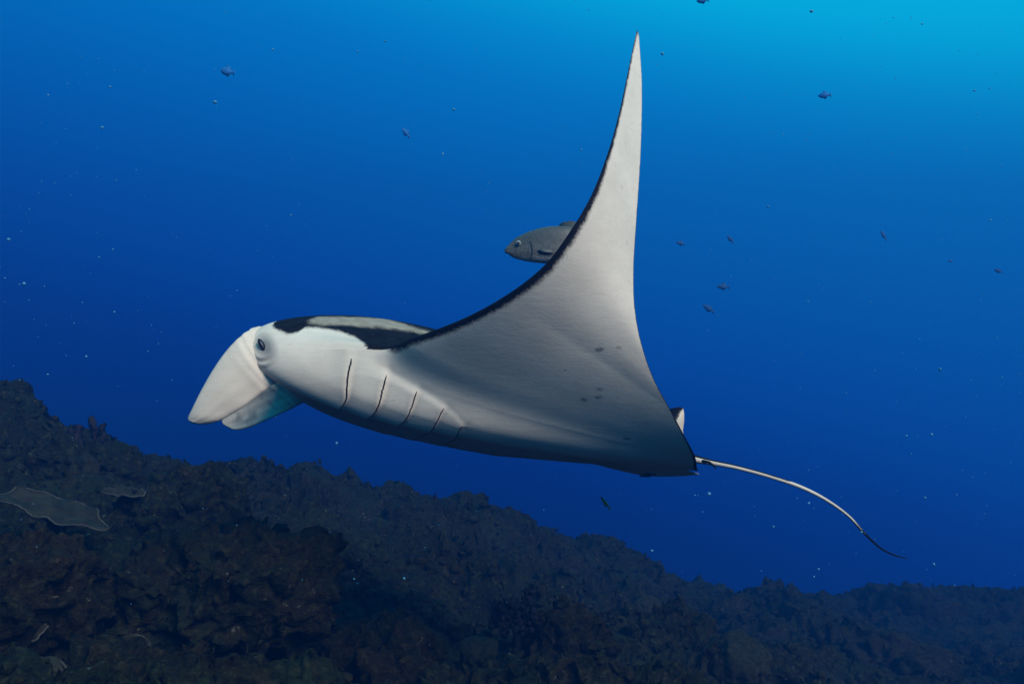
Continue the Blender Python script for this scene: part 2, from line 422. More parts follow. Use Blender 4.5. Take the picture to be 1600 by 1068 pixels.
for k, g_ in enumerate(gp):
    C = np.c_[g_[:, 0], np.full(len(g_), 4.5), clx(g_[:, 0])]
    la = (g_ - C) @ LAT; o = np.argsort(la); la = la[o]; gx = g_[o, 0]
    vis = (mI[:, 2] < 0) & (np.abs(lat_c) > la[0] - .03) & (np.abs(lat_c) < la[-1] + .02) & (np.abs(mI[:, 0]) < 7)
    w = np.clip((np.abs(lat_c) - la[0] + .03) / .05, 0, 1) * np.clip((la[-1] + .02 - np.abs(lat_c)) / .03, 0, 1) * vis
    d = mv[:, 0] - np.interp(np.abs(lat_c), la, gx)
    h = .011 * (1 - .12 * k)
    w = w * np.where(mI[:, 0] < 0, .4, 1.)
    disp += w * (np.where(d < 0, h * np.exp(d / .06), -h * .8 * np.exp(-d / .04)) * np.clip(np.abs(d) / .013, 0, 1))
tops = [hit(*q) for q in [(508, 536), (530, 549), (551, 559), (578, 572), (605, 585), (630, 598), (652, 610), (674, 622), (695, 636), (712, 650), (726, 664)]]
tops = np.array([q for q in tops if q is not None]); tl = (tops - np.c_[tops[:, 0], np.full(len(tops), 4.5), clx(tops[:, 0])]) @ LAT
dl = np.abs(lat_c) - np.interp(mv[:, 0], tops[:, 0], tl)
fx = np.clip((mv[:, 0] - tops[0, 0]) / .12, 0, 1) * np.clip((tops[-1, 0] + .05 - mv[:, 0]) / .3, 0, 1) * (mI[:, 2] < 0) * (np.abs(mI[:, 0]) < 8)
fx = fx * np.where(mI[:, 0] < 0, .3, 1.)
disp += fx * np.where(dl < 0, .008 * np.exp(dl / .05), -.010 * np.exp(-dl / .03)) * np.clip(np.abs(dl) / .008, 0, 1)
ep = hit(411, 540)
if ep is not None:            # skin folds between the eye and the root of the head lobe
    de = mv - ep; re = np.linalg.norm(de * np.array([1, .8, 1]), axis=1); an = np.clip((-de[:, 0] * .75 - de[:, 2] * .65) / (re + 1e-6) + .45, 0, 1)
    disp += an * .0035 * np.sin((re - .05) / .019 * math.pi) * np.exp(-((re - .085) / .035) ** 2) * (mI[:, 0] > 0)
mv = mv + NR * disp[:, None]
B = bvh()
# pigment
bx = []
for q in [(424, 507), (432, 515), (450, 522), (466, 519), (476, 511), (500, 512), (530, 517), (555, 526), (573, 538)]:
    h_ = hit(*q)
    if h_ is not None: bx.append((h_[0], (h_ - p3(h_[0], 4.5, clx(h_[0]))) @ np.array([0, math.sin(RHO), math.cos(RHO)])))
bx = np.array(sorted(bx)) if bx else np.array([(-1.2, .2), (-.7, .1)])
def line(pts):
    r = []
    for q in pts:
        h_ = hit(*q)
        if h_ is not None: r.append((h_[0], (h_ - p3(h_[0], 4.5, clx(h_[0]))) @ np.array([0, math.sin(RHO), math.cos(RHO)])))
    return np.array(sorted(r)) if r else None
plo = line([(482, 504), (500, 507), (540, 508), (590, 511), (625, 515), (648, 518)])
phi = line([(484, 499), (496, 495), (520, 491.5), (560, 492), (600, 498), (630, 505), (650, 512)])
x = mv[:, 0]; s_ = np.abs(mI[:, 0]); u_ = mI[:, 1]; ch_ = mI[:, 3]; dors = mI[:, 2] > 0
dark = np.full(len(mv), -.2)
rim = np.interp(s_, [4.95, 5.3, 7, 10, 13, 16], [-.03, .016, .036, .038, .026, .012])
le = u_ * ch_; te = (1 - u_) * ch_
dark = np.where(~dors, np.maximum(rim - le, np.where(s_ > 4, .004 - te, -.2)), dark)
dark = np.where((~dors) & (s_ < 4.9), -.2, dark)
headline = hn - np.interp(x, bx[:, 0], bx[:, 1], left=.6, right=bx[-1, 1] - .1)
wd = np.where(s_ > 5, .1, np.where(x > bx[-1, 0], np.maximum(le - .0 + .02, .01), headline))
dark = np.where(dors, wd, dark)
patch = np.full(len(mv), -.2)
if plo is not None and phi is not None:
    lo = np.interp(x, plo[:, 0], plo[:, 1]); hi = np.interp(x, phi[:, 0], phi[:, 1])
    x0, x1 = max(plo[0, 0], phi[0, 0]), max(plo[-1, 0], phi[-1, 0]) + .25
    patch = np.where(dors & (s_ < 6), np.minimum(np.minimum(hn - lo, hi - hn), np.minimum(x - x0, x1 - x)) * 1.0, -.2)
spot = np.full(len(mv), -.2)
for (px, py, r_) in [(935, 547, .011), (939, 545, .010), (967, 543, .008), (938, 608, .010), (912, 624, .012), (934, 621, .009), (939, 619, .008), (979, 685, .009), (883, 578, .005), (972, 292, .006)]:
    h_ = hit(px, py)
    if h_ is not None:
        d = (mv - h_) * np.array([.62, 1, 1.5]); spot = np.maximum(spot, r_ - np.linalg.norm(d, axis=1))
eye_p = hit(411, 540); grey = np.zeros(len(mv))
if eye_p is not None:
    d = (mv - (eye_p + p3(.018, 0, -.004))); q1 = d[:, 0] * .6 + d[:, 2] * -.8; q2 = d[:, 0] * .8 + d[:, 2] * .6
    rr_ = np.sqrt((q1 / .085) ** 2 + (q2 / .045) ** 2 + (d[:, 1] / .09) ** 2); grey = np.clip(1.35 - rr_, 0, 1) * .85
parts_v = [mv]; parts_f = [mf]; dk_all = [dark]; pt_all = [patch]; sp_all = [spot]; gr_all = [grey]
def add_part(v, f, dk, gr=None):
    o = sum(len(a) for a in parts_v); v = np.asarray(v, float)
    parts_v.append(v); parts_f.append([tuple(i + o for i in q) for q in f]); dk_all.append(np.broadcast_to(dk, (len(v),)).astype(float))
    pt_all.append(np.full(len(v), -.2)); sp_all.append(np.full(len(v), -.2)); gr_all.append(np.zeros(len(v)) if gr is None else gr)
def paddle(up, lo, thick, bulge, nl=80, nw=30):
    # a flat lobe between an upper and a lower edge curve, swelling towards -y
    up = np.array(up); lo = np.array(lo); t = np.linspace(0, 1, nl)
    U = crom(np.linspace(0, 1, len(up)), up, t); Lw = crom(np.linspace(0, 1, len(lo)), lo, t)
    v = []; f = []
    W = np.linspace(0, 1, nw)
    for i in range(nl):
        prof = np.sqrt(np.clip(1 - (2 * W - 1) ** 2, 0, 1))
        fade = min(1, (1 - t[i]) / .10) ** .5
        c = U[i] + W[:, None] * (Lw[i] - U[i]); w = np.linalg.norm(Lw[i] - U[i])
        n = p3(-.25, -1, .1); n /= np.linalg.norm(n)
        fold = .0045 * np.exp(-((t[i] - .17) / .10) ** 2) * np.sin((t[i] + .05 * W) * 95) + .002 * np.sin(W * 23 + t[i] * 9) * t[i] * (1 - t[i]) * 2
        c = c + (np.sin(math.pi * W) * bulge * w + fold)[:, None] * n
        a = c + (prof * thick * fade + .0015)[:, None] * n; b = c - (prof * thick * fade + .0015)[:, None] * n
        v += list(a) + list(b[::-1])
    m = 2 * nw
    for i in range(nl - 1):
        for j in range(m): f.append((i * m + j, i * m + (j + 1) % m, (i + 1) * m + (j + 1) % m, (i + 1) * m + j))
    f.append(tuple(range(m))); f.append(tuple((nl - 1) * m + j for j in range(m - 1, -1, -1)))
    return v, f
# cephalic lobes
up = [P(422, 510, 4.22), P(398, 511, 4.10), P(375, 526, 4.02), P(352, 550, 3.99), P(331, 580, 3.97), P(313, 612, 3.96), P(299, 641, 3.96), P(294, 653, 3.97), P(299, 660, 3.97)]
lo = [P(466, 580, 4.22), P(440, 590, 4.08), P(420, 605, 4.03), P(400, 620, 4.01), P(381, 635, 3.99), P(363, 646, 3.98), P(343, 657, 3.97), P(322, 662.5, 3.97), P(304, 662, 3.97)]
add_part(*paddle(up, lo, .016, .09), -.2)
up = [P(470, 570, 4.66), P(440, 585, 4.78), P(415, 598, 4.84), P(392, 612, 4.88), P(370, 630, 4.9), P(353, 648, 4.9), P(347, 658, 4.9), P(353, 666, 4.9)]
lo = [P(498, 622, 4.66), P(474, 629, 4.76), P(452, 640, 4.82), P(430, 650, 4.85), P(408, 660, 4.87), P(388, 668, 4.88), P(372, 671.5, 4.89), P(360, 670, 4.9)]
pv_, pf_ = paddle(up, lo, .016, -.10)
pv_ = np.array(pv_); nd = np.clip(fbm(pv_, 9., 3, .5, 31.) * 1.5 + .05, 0, .6); nd = np.maximum(nd, np.clip((pv_[:, 0] + 1.46) / .25, 0, .75)); add_part(pv_, pf_, -.2, nd)  # mottled grey smudge, plus shade painted in towards the lobe root
# tail
tp = np.array([P(1050, 708, 4.55), P(1088, 717, 4.56), P(1112, 722, 4.57), P(1150, 729.5, 4.58), P(1200, 743, 4.6), P(1250, 760, 4.62), P(1290, 780, 4.64), P(1325, 805, 4.66),
               P(1350, 832, 4.68), P(1375, 855, 4.7), P(1398, 867, 4.72), P(1418, 872, 4.74)])
tr = np.array([.030, .022, .0165, .0135, .0125, .0115, .010, .0085, .0072, .006, .0048, .0022])
tt = np.linspace(0, len(tp) - 1, 90); tv_, tf_ = tube(crom(np.arange(len(tp)), tp, tt), np.interp(tt, np.arange(len(tr)), tr), 12)
tv_ = np.array(tv_); cc = np.repeat(crom(np.arange(len(tp)), tp, tt), 12, axis=0)
rel = (tv_ - cc)[:, 2] / np.repeat(np.interp(tt, np.arange(len(tr)), tr), 12)
dk_t = np.where(np.repeat(tt, 12) > 6.0, np.maximum((np.repeat(tt, 12) - 7.6) * .035, np.where(rel > .62, .05, np.where(rel < -.35, .03, -.1))), np.where(rel > .62, .05, np.where(rel < -.35, .03, -.1)))
add_part(tv_, tf_, dk_t)
hk = tube([P(1096, 719, 4.55), P(1108, 722, 4.53), P(1115, 727, 4.52), P(1120, 733, 4.52)], [.008, .008, .006, .002], 8)
add_part(*hk, .1)
# dorsal fin on the tail base, and the spine bulge below it
def fin(outline, thick, lead_dark=True, y=0):
    o = np.array(outline); c = o.mean(0); n = len(o)
    v = list(o) + [c + p3(0, -thick, 0), c + p3(0, thick, 0)]; f = []
    for k in range(n):
        f.append((k, (k + 1) % n, n)); f.append(((k + 1) % n, k, n + 1))
    return np.array(v), f
o = [P(1010, 690, 4.5), P(1022, 668, 4.5), P(1036, 648, 4.5), P(1048, 638, 4.49), P(1060, 635.5, 4.48), P(1067, 636.5, 4.48), P(1069, 645, 4.47), P(1069, 658, 4.47), P(1067, 672, 4.48), P(1070, 690, 4.5), P(1075, 706, 4.52)]
fv, ff = fin(o, .014); add_part(fv, ff, np.r_[np.array([.02, .02, .02, .03, .03, .012, -.1, -.1, -.1, -.02, .02]), -.005, .05])
# pelvic fin under the rear of the disc, with a pale turned-up margin
o_up = [P(900, 705, 4.20), P(975, 719, 4.12), P(1020, 721, 4.08), P(1050, 726, 4.07), P(1075, 734, 4.08), P(1093, 740.5, 4.1)]
o_lo = [P(880, 712, 4.42), P(965, 734, 4.36), P(1010, 743, 4.30), P(1045, 744, 4.24), P(1072, 743, 4.18), P(1092, 741, 4.12)]
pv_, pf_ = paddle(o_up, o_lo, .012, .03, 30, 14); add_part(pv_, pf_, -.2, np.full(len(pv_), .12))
MV = np.vstack(parts_v); MF = [q for a in parts_f for q in a]
mm = mesh('manta_ray', MV, MF, M_MANTA)
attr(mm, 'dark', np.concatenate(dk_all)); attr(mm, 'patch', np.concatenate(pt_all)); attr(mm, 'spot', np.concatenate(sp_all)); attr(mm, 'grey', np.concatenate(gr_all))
manta = link('manta_ray', mm)
tag(manta, 'large manta ray with black back and white belly, one wing raised steeply', 'manta ray')
v, f = ellip(p3(-1.335, 4.5, -.12), [p3(0, -.30 * math.cos(RHO), .30 * math.sin(RHO)), p3(0, .05 * math.sin(RHO), .05), p3(.03, 0, 0)])
link('mouth', mesh('mouth', v, f, simple_mat('mouth_dark', (.01, .01, .012), (.02, .02, .022), 20, .8, .1, .2)), manta)
# gill slits: dark strips painted for the shade inside, laid along the flap steps
M_SLIT = simple_mat('gill_slit_shade', (.006, .006, .007), (.012, .011, .012), 30, .7, .1, .2)
def refl_pt(p):
    c = p3(p[0], 4.5, clx(p[0])); return p - 2 * ((p - c) @ LAT) * LAT
for k, gl in enumerate(GILL):
    pts = [hit(*q) for q in crom(np.arange(len(gl)), np.array(gl, float), np.linspace(0, len(gl) - 1, 30))]
    pts = np.array([q for q in pts if q is not None]); pts = pts + np.c_[.35 * rng.normal(0, .004, len(pts)), np.zeros(len(pts)), np.zeros(len(pts))]
    rad = .0040 * (1 - .12 * k) * np.interp(np.linspace(0, 1, len(pts)), [0, .08, .6, 1], [.5, 1, 1, .35])
    v, f = tube(pts + p3(-.004, -.0035, .0), rad, 6); link('gill_slit', mesh('gill_slit', v, f, M_SLIT), manta)
    fp = []
    for q in pts:
        n_ = B.find_nearest(Vector(refl_pt(q))); fp.append(np.array(n_[0]))
    v, f = tube(fp, rad, 6); link('gill_slit', mesh('gill_slit', v, f, M_SLIT), manta)
# eyes
M_EYE = simple_mat('eye_black', (.006, .008, .013), (.012, .014, .02), 8, .35, .3, .0)
if eye_p is not None:
    for e in (eye_p, np.array(B.find_nearest(Vector(refl_pt(eye_p)))[0])):
        v, f = ellip(e + p3(-.004, 0, 0), [p3(.022, 0, -.040) * .9, p3(.013, 0, .0075), p3(0, .017, 0)])
        link('eye', mesh('eye', v, f, M_EYE), manta)

#REST
# ------------------------------------------------------------------ fish
def fish_mesh(name, mat, Lg, top, bot, wid, tail=True, fins=()):
    # body lofted along x: nose at x=0, tail at x=Lg; top/bot/wid sampled along the length
    n = 44; seg = 20; t = np.linspace(0, 1, n); k = np.linspace(0, 1, len(top))
    tp_, bt_, wd_ = pchip(k, top, t), pchip(k, bot, t), pchip(k, wid, t)
    v = []; f = []
    for i in range(n):
        for j in range(seg):
            a = 2 * math.pi * j / seg; c, s = math.cos(a), math.sin(a)
            zz = (tp_[i] if s > 0 else bt_[i]) * abs(s) ** .9 * (1 if s > 0 else -1)
            v.append((t[i] * Lg, wd_[i] * (abs(c) ** .85) * (1 if c > 0 else -1), zz))
    for i in range(n - 1):
        for j in range(seg): f.append((i * seg + j, (i + 1) * seg + j, (i + 1) * seg + (j + 1) % seg, i * seg + (j + 1) % seg))
    f.append(tuple(range(seg))); f.append(tuple((n - 1) * seg + j for j in range(seg - 1, -1, -1)))
    V = [np.array(q) for q in v]; Fc = list(f)
    for outl in fins:         # each fin: outline points, thickened
        o = np.array(outl, float); c = o.mean(0); b = len(V); m = len(o); th = Lg * .006
        V += list(o) + [c + np.array([0, -th, 0]), c + np.array([0, th, 0])]
        for q in range(m): Fc += [(b + q, b + (q + 1) % m, b + m), (b + (q + 1) % m, b + q, b + m + 1)]
    return mesh(name, V, Fc, mat)
def fish_mat(name, back, flank, belly, h, eye=None):
    t = NT(name); p = t.objc(); sep = t.new('ShaderNodeSeparateXYZ'); t.ln(p, sep.inputs[0])
    n = t.noise(p, 14 / max(h, .05) * .1, 5, .6); n2 = t.noise(p, 60 / max(h, .05) * .1, 4, .65)
    zz = t.math('ADD', sep.outputs[2], t.math('MULTIPLY', t.math('SUBTRACT', n, .5), h * .5))
    col = t.mix(t.rng(zz, -h * .75, -h * .35), belly, flank); col = t.mix(t.rng(zz, h * .1, h * .8), col, back)
    vs = t.new('ShaderNodeTexVoronoi'); vs.inputs['Scale'].default_value = 4.2 / h; t.ln(p, vs.inputs['Vector'])
    col = t.mix(t.math('MULTIPLY', t.rng(vs.outputs['Distance'], .34, .20), t.rng(zz, -h * .1, h * .4, 0., .35)), col, tuple(.3 * c for c in flank))
    col = t.mix(t.rng(n2, .50, .64, 0., .7), col, tuple(.35 * c for c in flank)); col = t.mix(t.rng(n, .58, .75, 0., .35), col, tuple(1.5 * c for c in flank))
    vor = t.new('ShaderNodeTexVoronoi'); vor.inputs['Scale'].default_value = 7.5 / h; t.ln(p, vor.inputs['Vector'])
    return t.out(col, .45, .35, t.bump(vor.outputs['Distance'], .25, h * .03))
# the big grey fish swimming behind the raised wing
FY = 4.75; k_ = FY / F                      # metres per photograph pixel at its distance
M_FISH = fish_mat('grey_fish_skin', (.075, .075, .065), (.13, .125, .105), (.45, .42, .36), .09)
Lf = 165 * k_
top = np.array([1, 17, 26, 32, 36, 38, 38.5, 37, 31, 21, 10, 4]) * k_; bot = np.array([1, 12, 16.5, 19, 20.5, 21.5, 22, 21, 18, 12, 6, 4]) * k_
wid = np.array([.5, 5, 9, 12, 13.5, 14, 13.5, 12, 9.5, 6, 3, 1.2]) * k_
sc = k_
fins = [[(x * sc, 0, z * sc) for x, z in [(80, 34), (90, 44), (105, 47), (120, 42), (135, 28), (148, 15), (140, 10), (110, 20)]],
        [(x * sc, 0, z * sc) for x, z in [(105, -18), (112, -30), (124, -27), (140, -14), (135, -6)]],
        [(x * sc, 0, z * sc) for x, z in [(158, 3), (172, 14), (190, 24), (182, 0), (190, -24), (172, -14), (158, -3)]],
        [(x * sc, -13.0 * sc - y, z * sc) for x, y, z in [(50, 0, -3), (60, .004, 0), (72, .008, -2), (78, .010, -6), (68, .008, -8), (56, .003, -7)]],
        [(x * sc, 13.0 * sc + y, z * sc) for x, y, z in [(50, 0, -3), (60, .004, 0), (72, .008, -2), (78, .010, -6), (68, .008, -8), (56, .003, -7)]],
        [(x * sc, -4 * sc, z * sc) for x, z in [(72, -20), (80, -30), (90, -28), (88, -20)]]]
fm = fish_mesh('grey_fish', M_FISH, Lf, top, bot, wid, True, fins)
fish = link('grey_fish', fm); fish.location = P(788, 391, FY); fish.rotation_euler = (R(-3), 0, 0)
tag(fish, 'grey silvery fish with blunt head swimming behind the raised manta wing', 'fish')
M_IRIS = simple_mat('fish_iris', (.30, .30, .28), (.42, .42, .40), 60, .3, .5, .0)
M_PUPIL = simple_mat('fish_pupil', (.004, .004, .006), (.008, .008, .01), 60, .1, .6, .0)
for sy in (-1, 1):
    c = np.array([22 * sc, sy * 8.0 * sc, 10 * sc])
    v, f = ellip(c, [p3(4.0 * sc, 0, 0), p3(0, 0, 4.0 * sc), p3(0, 2.8 * sc, 0)]); e = link('eye', mesh('eye', v, f, M_IRIS), fish)
    v, f = ellip(c + p3(0, sy * 2.0 * sc, 0), [p3(2.3 * sc, 0, 0), p3(0, 0, 2.3 * sc), p3(0, 1.4 * sc, 0)]); link('pupil', mesh('pupil', v, f, M_PUPIL), e)
    v, f = tube([(41 * sc + 3 * math.sin(a * 2.6) * sc, sy * (12.9 - 1.2 * abs(a - .4)) * sc, (14 - 30 * a) * sc) for a in np.linspace(0, 1, 12)], .55 * sc, 6)
    link('gill_cover', mesh('gill_cover', v, f, simple_mat('gill_cover_edge', (.045, .045, .04), (.07, .07, .06), 40)), fish)
    v, f = tube([((1 + 14 * a) * sc, sy * (1.2 + 5.6 * a ** .8) * sc, (-3.5 - 3.0 * a) * sc) for a in np.linspace(0, 1, 8)], .7 * sc, 6)
    link('mouth', mesh('mouth', v, f, simple_mat('fish_mouth', (.03, .03, .03), (.05, .05, .045), 40)), fish)
# striped cleaner fish below the manta
def small_fish(name, Lg, mat, slim=.12, eye=False):
    top = np.array([.02, .5, .8, .95, 1, .9, .7, .42, .3]) * Lg * slim; wid = top * .5
    fins = [[(Lg * .97, 0, Lg * .03), (Lg * 1.15, 0, Lg * slim * 1.1), (Lg * 1.1, 0, 0), (Lg * 1.15, 0, -Lg * slim * 1.1), (Lg * .97, 0, -Lg * .03)],
            [(Lg * .35, 0, Lg * slim * .8), (Lg * .5, 0, Lg * slim * 1.6), (Lg * .8, 0, Lg * slim * 1.1), (Lg * .85, 0, Lg * slim * .4)],
            [(Lg * .5, 0, -Lg * slim * .8), (Lg * .6, 0, -Lg * slim * 1.4), (Lg * .8, 0, -Lg * slim * .9), (Lg * .85, 0, -Lg * slim * .4)]]
    return fish_mesh(name, mat, Lg, top, top * .95, wid, True, fins)
t = NT('cleaner_fish_skin'); p = t.objc(); sep = t.new('ShaderNodeSeparateXYZ'); t.ln(p, sep.inputs[0])
col = t.mix(t.rng(sep.outputs[2], .000, .0025), (.22, .19, .06), (.006, .007, .012)); col = t.mix(t.rng(sep.outputs[2], .0055, .0075), col, (.25, .42, .5))
M_CLEAN = t.out(col, .45, .3)
cf = link('cleaner_fish', small_fish('cleaner_fish', .078, M_CLEAN, .13)); cf.location = P(938, 775, 4.3); cf.rotation_euler = (0, R(52), R(-12))
tag(cf, 'tiny black striped cleaner fish below the belly of the manta', 'fish')
M_REM = simple_mat('remora_skin', (.015, .015, .018), (.05, .05, .055), 40, .5, .3, .2, .004)
rm = link('remora', small_fish('remora', .085, M_REM, .10)); rm.location = P(998, 743.5, 4.22); rm.rotation_euler = (0, R(-5), R(5))
tag(rm, 'small dark remora clinging under the rear of the manta', 'fish')
# far fish in the open water
M_FAR = simple_mat('far_fish_haze_blue', (.01, .075, .19), (.02, .09, .22), 20, .7, .2, .2)  # water haze painted into the fish colour so they fade
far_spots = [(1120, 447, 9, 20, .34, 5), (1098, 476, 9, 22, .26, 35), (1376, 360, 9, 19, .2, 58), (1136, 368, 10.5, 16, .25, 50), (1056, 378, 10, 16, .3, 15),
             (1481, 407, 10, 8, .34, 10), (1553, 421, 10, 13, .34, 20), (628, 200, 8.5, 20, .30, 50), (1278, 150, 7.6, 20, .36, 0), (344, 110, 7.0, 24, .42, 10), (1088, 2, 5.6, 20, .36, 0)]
M_FAR2 = simple_mat('far_fish_haze_pale', (.01, .13, .34), (.02, .15, .38), 20, .7, .2, .2)  # paler painted haze for fish against the brighter upper water
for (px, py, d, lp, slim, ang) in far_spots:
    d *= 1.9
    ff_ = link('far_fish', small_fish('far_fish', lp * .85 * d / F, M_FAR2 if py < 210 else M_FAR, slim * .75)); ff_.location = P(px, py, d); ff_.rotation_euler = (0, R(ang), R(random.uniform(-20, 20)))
    tag(ff_, 'small dark fish seen as a faint silhouette in the open water', 'fish', 'faint far fish in the open water')

# ------------------------------------------------------------------ reef things
import bmesh
def ico(sub):
    b = bmesh.new(); bmesh.ops.create_icosphere(b, subdivisions=sub, radius=1); v = np.array([q.co[:] for q in b.verts]); f = np.array([[q.index for q in t_.verts] for t_ in b.faces]); b.free(); return v, f
ICO = {k: ico(k) for k in (2, 3, 5, 6)}
M_ROCK = reef_mat('boulder_rock', (.92, 1.0, .80), .9, 11.); M_ROCK2 = reef_mat('boulder_rock_brown', (1.0, 1.0, .72), .85, 23.); M_ROCK3 = reef_mat('boulder_rock_olive', (.85, 1.05, .85), 1.0, 37.)
def boulder(name, c, r, label, mat, seed, sub=5, group=None, cat='coral rock'):
    v, f = ICO[sub]; r = np.asarray(r, float); q = v * r
    q = q + v * (fbm(q, 1.5 / r.mean(), 4, .55, seed) * r.mean() * .30)[:, None]
    w = q + c
    n3 = np.c_[fbm(w, 4.5, 4, .6, seed + 50), fbm(w, 4.5, 4, .6, seed + 90), fbm(w, 4.5, 4, .6, seed + 130)]
    kn = np.maximum(0, pn(w, 9., seed)) * .10 + np.maximum(0, pn(w, 20., seed + 7)) * .05
    q = q + n3 * .065 + v * (kn * min(1, r.mean() / .4))[:, None]
    o = link(name, fastmesh(name, q, f, mat)); o.location = c
    return tag(o, label, cat, group)
def at_px(px, py, d): return P(px, py, d)
boulder('coral_boulder', at_px(350, 925, 4.7), (.62, .52, .36), 'big dark overgrown boulder with a shadowed hollow beneath it', M_ROCK, 5., 6)
boulder('coral_boulder', at_px(20, 945, 4.0), (.36, .42, .30), 'reddish brown overgrown rock below the wide ruffled plate coral', M_ROCK2, 15., 6)
boulder('coral_boulder', at_px(880, 1028, 6.0), (.36, .36, .34), 'brown topped rock mound beside the dark bushy coral', M_ROCK2, 25., 6)
boulder('coral_boulder', at_px(1040, 1050, 7.4), (.66, .6, .5), 'broad low olive mound of reef rock right of the brown mound', M_ROCK3, 35., 6)
boulder('coral_boulder', at_px(180, 1090, 3.5), (.50, .3, .16), 'low rubble ledge in front of the big dark boulder', M_ROCK2, 45., 5)
boulder('coral_boulder', at_px(600, 1050, 5.0), (.34, .4, .30), 'brown rock hump between the big dark boulder and the bushy coral', M_ROCK2, 55., 5)
boulder('coral_boulder', at_px(5, 655, 8.0), (.22, .3, .34), 'tall knob of rock standing at the top of the reef slope', M_ROCK3, 65., 5)
boulder('coral_boulder', at_px(60, 700, 8.1), (.24, .3, .26), 'rounded rock beside the tall knob on the slope crest', M_ROCK3, 75., 5)
boulder('coral_boulder', at_px(120, 742, 6.8), (.5, .4, .24), 'wide grey green rock above the ruffled plate coral', M_ROCK3, 85., 5)
boulder('coral_boulder', at_px(300, 800, 6.4), (.45, .4, .3), 'olive rock behind the big dark boulder', M_ROCK3, 95., 5)
for (px, py, d, r, sd) in [(430, 800, 9.5, .5, 1), (620, 800, 11, .7, 2), (760, 835, 12, .5, 3), (930, 885, 12, .6, 4), (1100, 925, 13.5, .5, 5), (1270, 955, 14, .7, 6), (1440, 945, 14.5, .8, 7),
                           (1560, 975, 14, .7, 8), (1200, 1005, 10.5, .6, 9), (1400, 1030, 9.5, .6, 10), (560, 900, 8.2, .42, 11), (740, 930, 8.6, .4, 12), (690, 1000, 6.3, .22, 13), (220, 740, 8.2, .4, 14)]:
    boulder('reef_rock', at_px(px, py + 16, d), (r, r * .9, r * .55), 'hazy overgrown rock on the far side of the reef slope', M_ROCK3, 100. + 9 * sd, 5, 'hazy rocks on the far slope', 'rock')

M_DOME = simple_mat('dome_coral_skin', (.008, .009, .006), (.018, .018, .010), 26, .85, .1, .8, .02)
def dome(px, py, r, label, seed, group=None):
    v, f = ICO[5]; q = v * np.array([r, r, r * .72]); q = q + v * (fbm(q, 1.3 / r, 2, .5, seed)[:, None] * r * .22)
    q = q + v * ((1 - np.abs(pn(q, 4.2 / r, seed)) * 2)[:, None] * r * .06)
    o = link('dome_coral', fastmesh('dome_coral', q, f, M_DOME)); c = ground_at(px, py); o.location = c + np.array([0, 0, r * .15])
    return tag(o, label, 'coral', group)
dome(250, 775, .17, 'rounded olive coral head behind the big dark boulder', 3.)
dome(560, 1000, .15, 'rounded coral head at the foot of the brown rock hump', 9.)
dome(740, 1030, .17, 'low coral dome in front of the dark bushy coral', 14.)
dome(1150, 1040, .26, 'broad coral dome past the olive mound', 21.)
dome(130, 735, .14, 'small coral dome below the two crest sponges', 27.)
dome(330, 770, .16, 'coral dome just under the slope crest', 33.)
dome(1010, 960, .2, 'hazy coral dome behind the olive mound', 39.)
M_PLATE = simple_mat('plate_coral_skin', (.008, .009, .006), (.020, .020, .013), 9, .8, .15, .5, .01)
M_RIM = simple_mat('plate_coral_rim', (.035, .034, .027), (.055, .052, .042), 20, .8, .15, .3)
def plate(c, r, label, rot, tilt, seed, squash=.6, a0=0., a1=2 * math.pi):
    nr, na = 14, 90; v = []; th = .014
    A = np.linspace(0, 2 * math.pi, na, endpoint=False)
    rad = r * (1 + .16 * np.sin(2 * A + seed) + .09 * np.sin(3 * A + 2.1 * seed) + .05 * np.sin(7 * A + seed) + .025 * np.sin(13 * A + 3 * seed))
    top = []; 
    for i in range(nr):
        k = (i + 1) / nr
        z = .06 * r * (k ** 2.2 - 1) + .012 * r * np.sin(k * 30 + 2 * np.sin(3 * A)) + .008 * r * k * np.sin(46 * A) + .05 * r * k * np.sin(4 * A + seed * 3) + .03 * r * k * k * np.sin(9 * A + seed)
        top.append(np.c_[rad * k * np.cos(A), rad * k * squash * np.sin(A), z])
    T = np.array(top); Bt = T.copy(); Bt[:, :, 2] -= th * (1.6 - np.linspace(.1, 1, nr))[:, None]
    v = np.vstack([T.reshape(-1, 3), Bt.reshape(-1, 3), [[0, 0, -.2 * r]], [[0, 0, -.2 * r - .03]]])
    v += np.c_[np.zeros((len(v), 2)), fbm(v, 5. / r * .3, 3, .5, seed) * .02]
    f = []; N = nr * na
    for i in range(nr - 1):
        for j in range(na):
            j2 = (j + 1) % na; a, b, c_, d = i * na + j, (i + 1) * na + j, (i + 1) * na + j2, i * na + j2
            f += [(a, b, c_, d), (N + a, N + d, N + c_, N + b)]
    for j in range(na):
        j2 = (j + 1) % na; f += [(2 * N, j, j2), (2 * N + 1, N + j2, N + j)]
        e = (nr - 1) * na; f.append((e + j, N + e + j, N + e + j2, e + j2))
    root = link('plate_coral', mesh('plate_coral', v, f, M_PLATE)); root.location = c; root.rotation_euler = (R(tilt[0]), R(tilt[1]), R(rot))
    ring = np.vstack([T[-1], T[-1][:2]]); rv, rf = tube(ring + np.array([0, 0, -.004]), .0055, 6, False); link('rim', mesh('rim', rv, rf, M_RIM), root)
    sv, sf = tube([(0, 0, -.2 * r), (0, .03, -.35 * r), (0, .1 * r, -.75 * r), (0, .2 * r, -1.2 * r)], [.16 * r, .14 * r, .18 * r, .3 * r], 10); link('stalk', mesh('stalk', sv, sf, M_PLATE), root)
    return tag(root, label, 'coral')
plate(P(84, 792, 4.9), .31, 'wide ruffled plate coral with a pale rim jutting from the slope', -8, (10, 17), 1.3, .5)
plate(P(195, 767, 5.7), .13, 'small round plate coral uphill of the wide ruffled plate', 8, (17, 4), 2.2, .55)
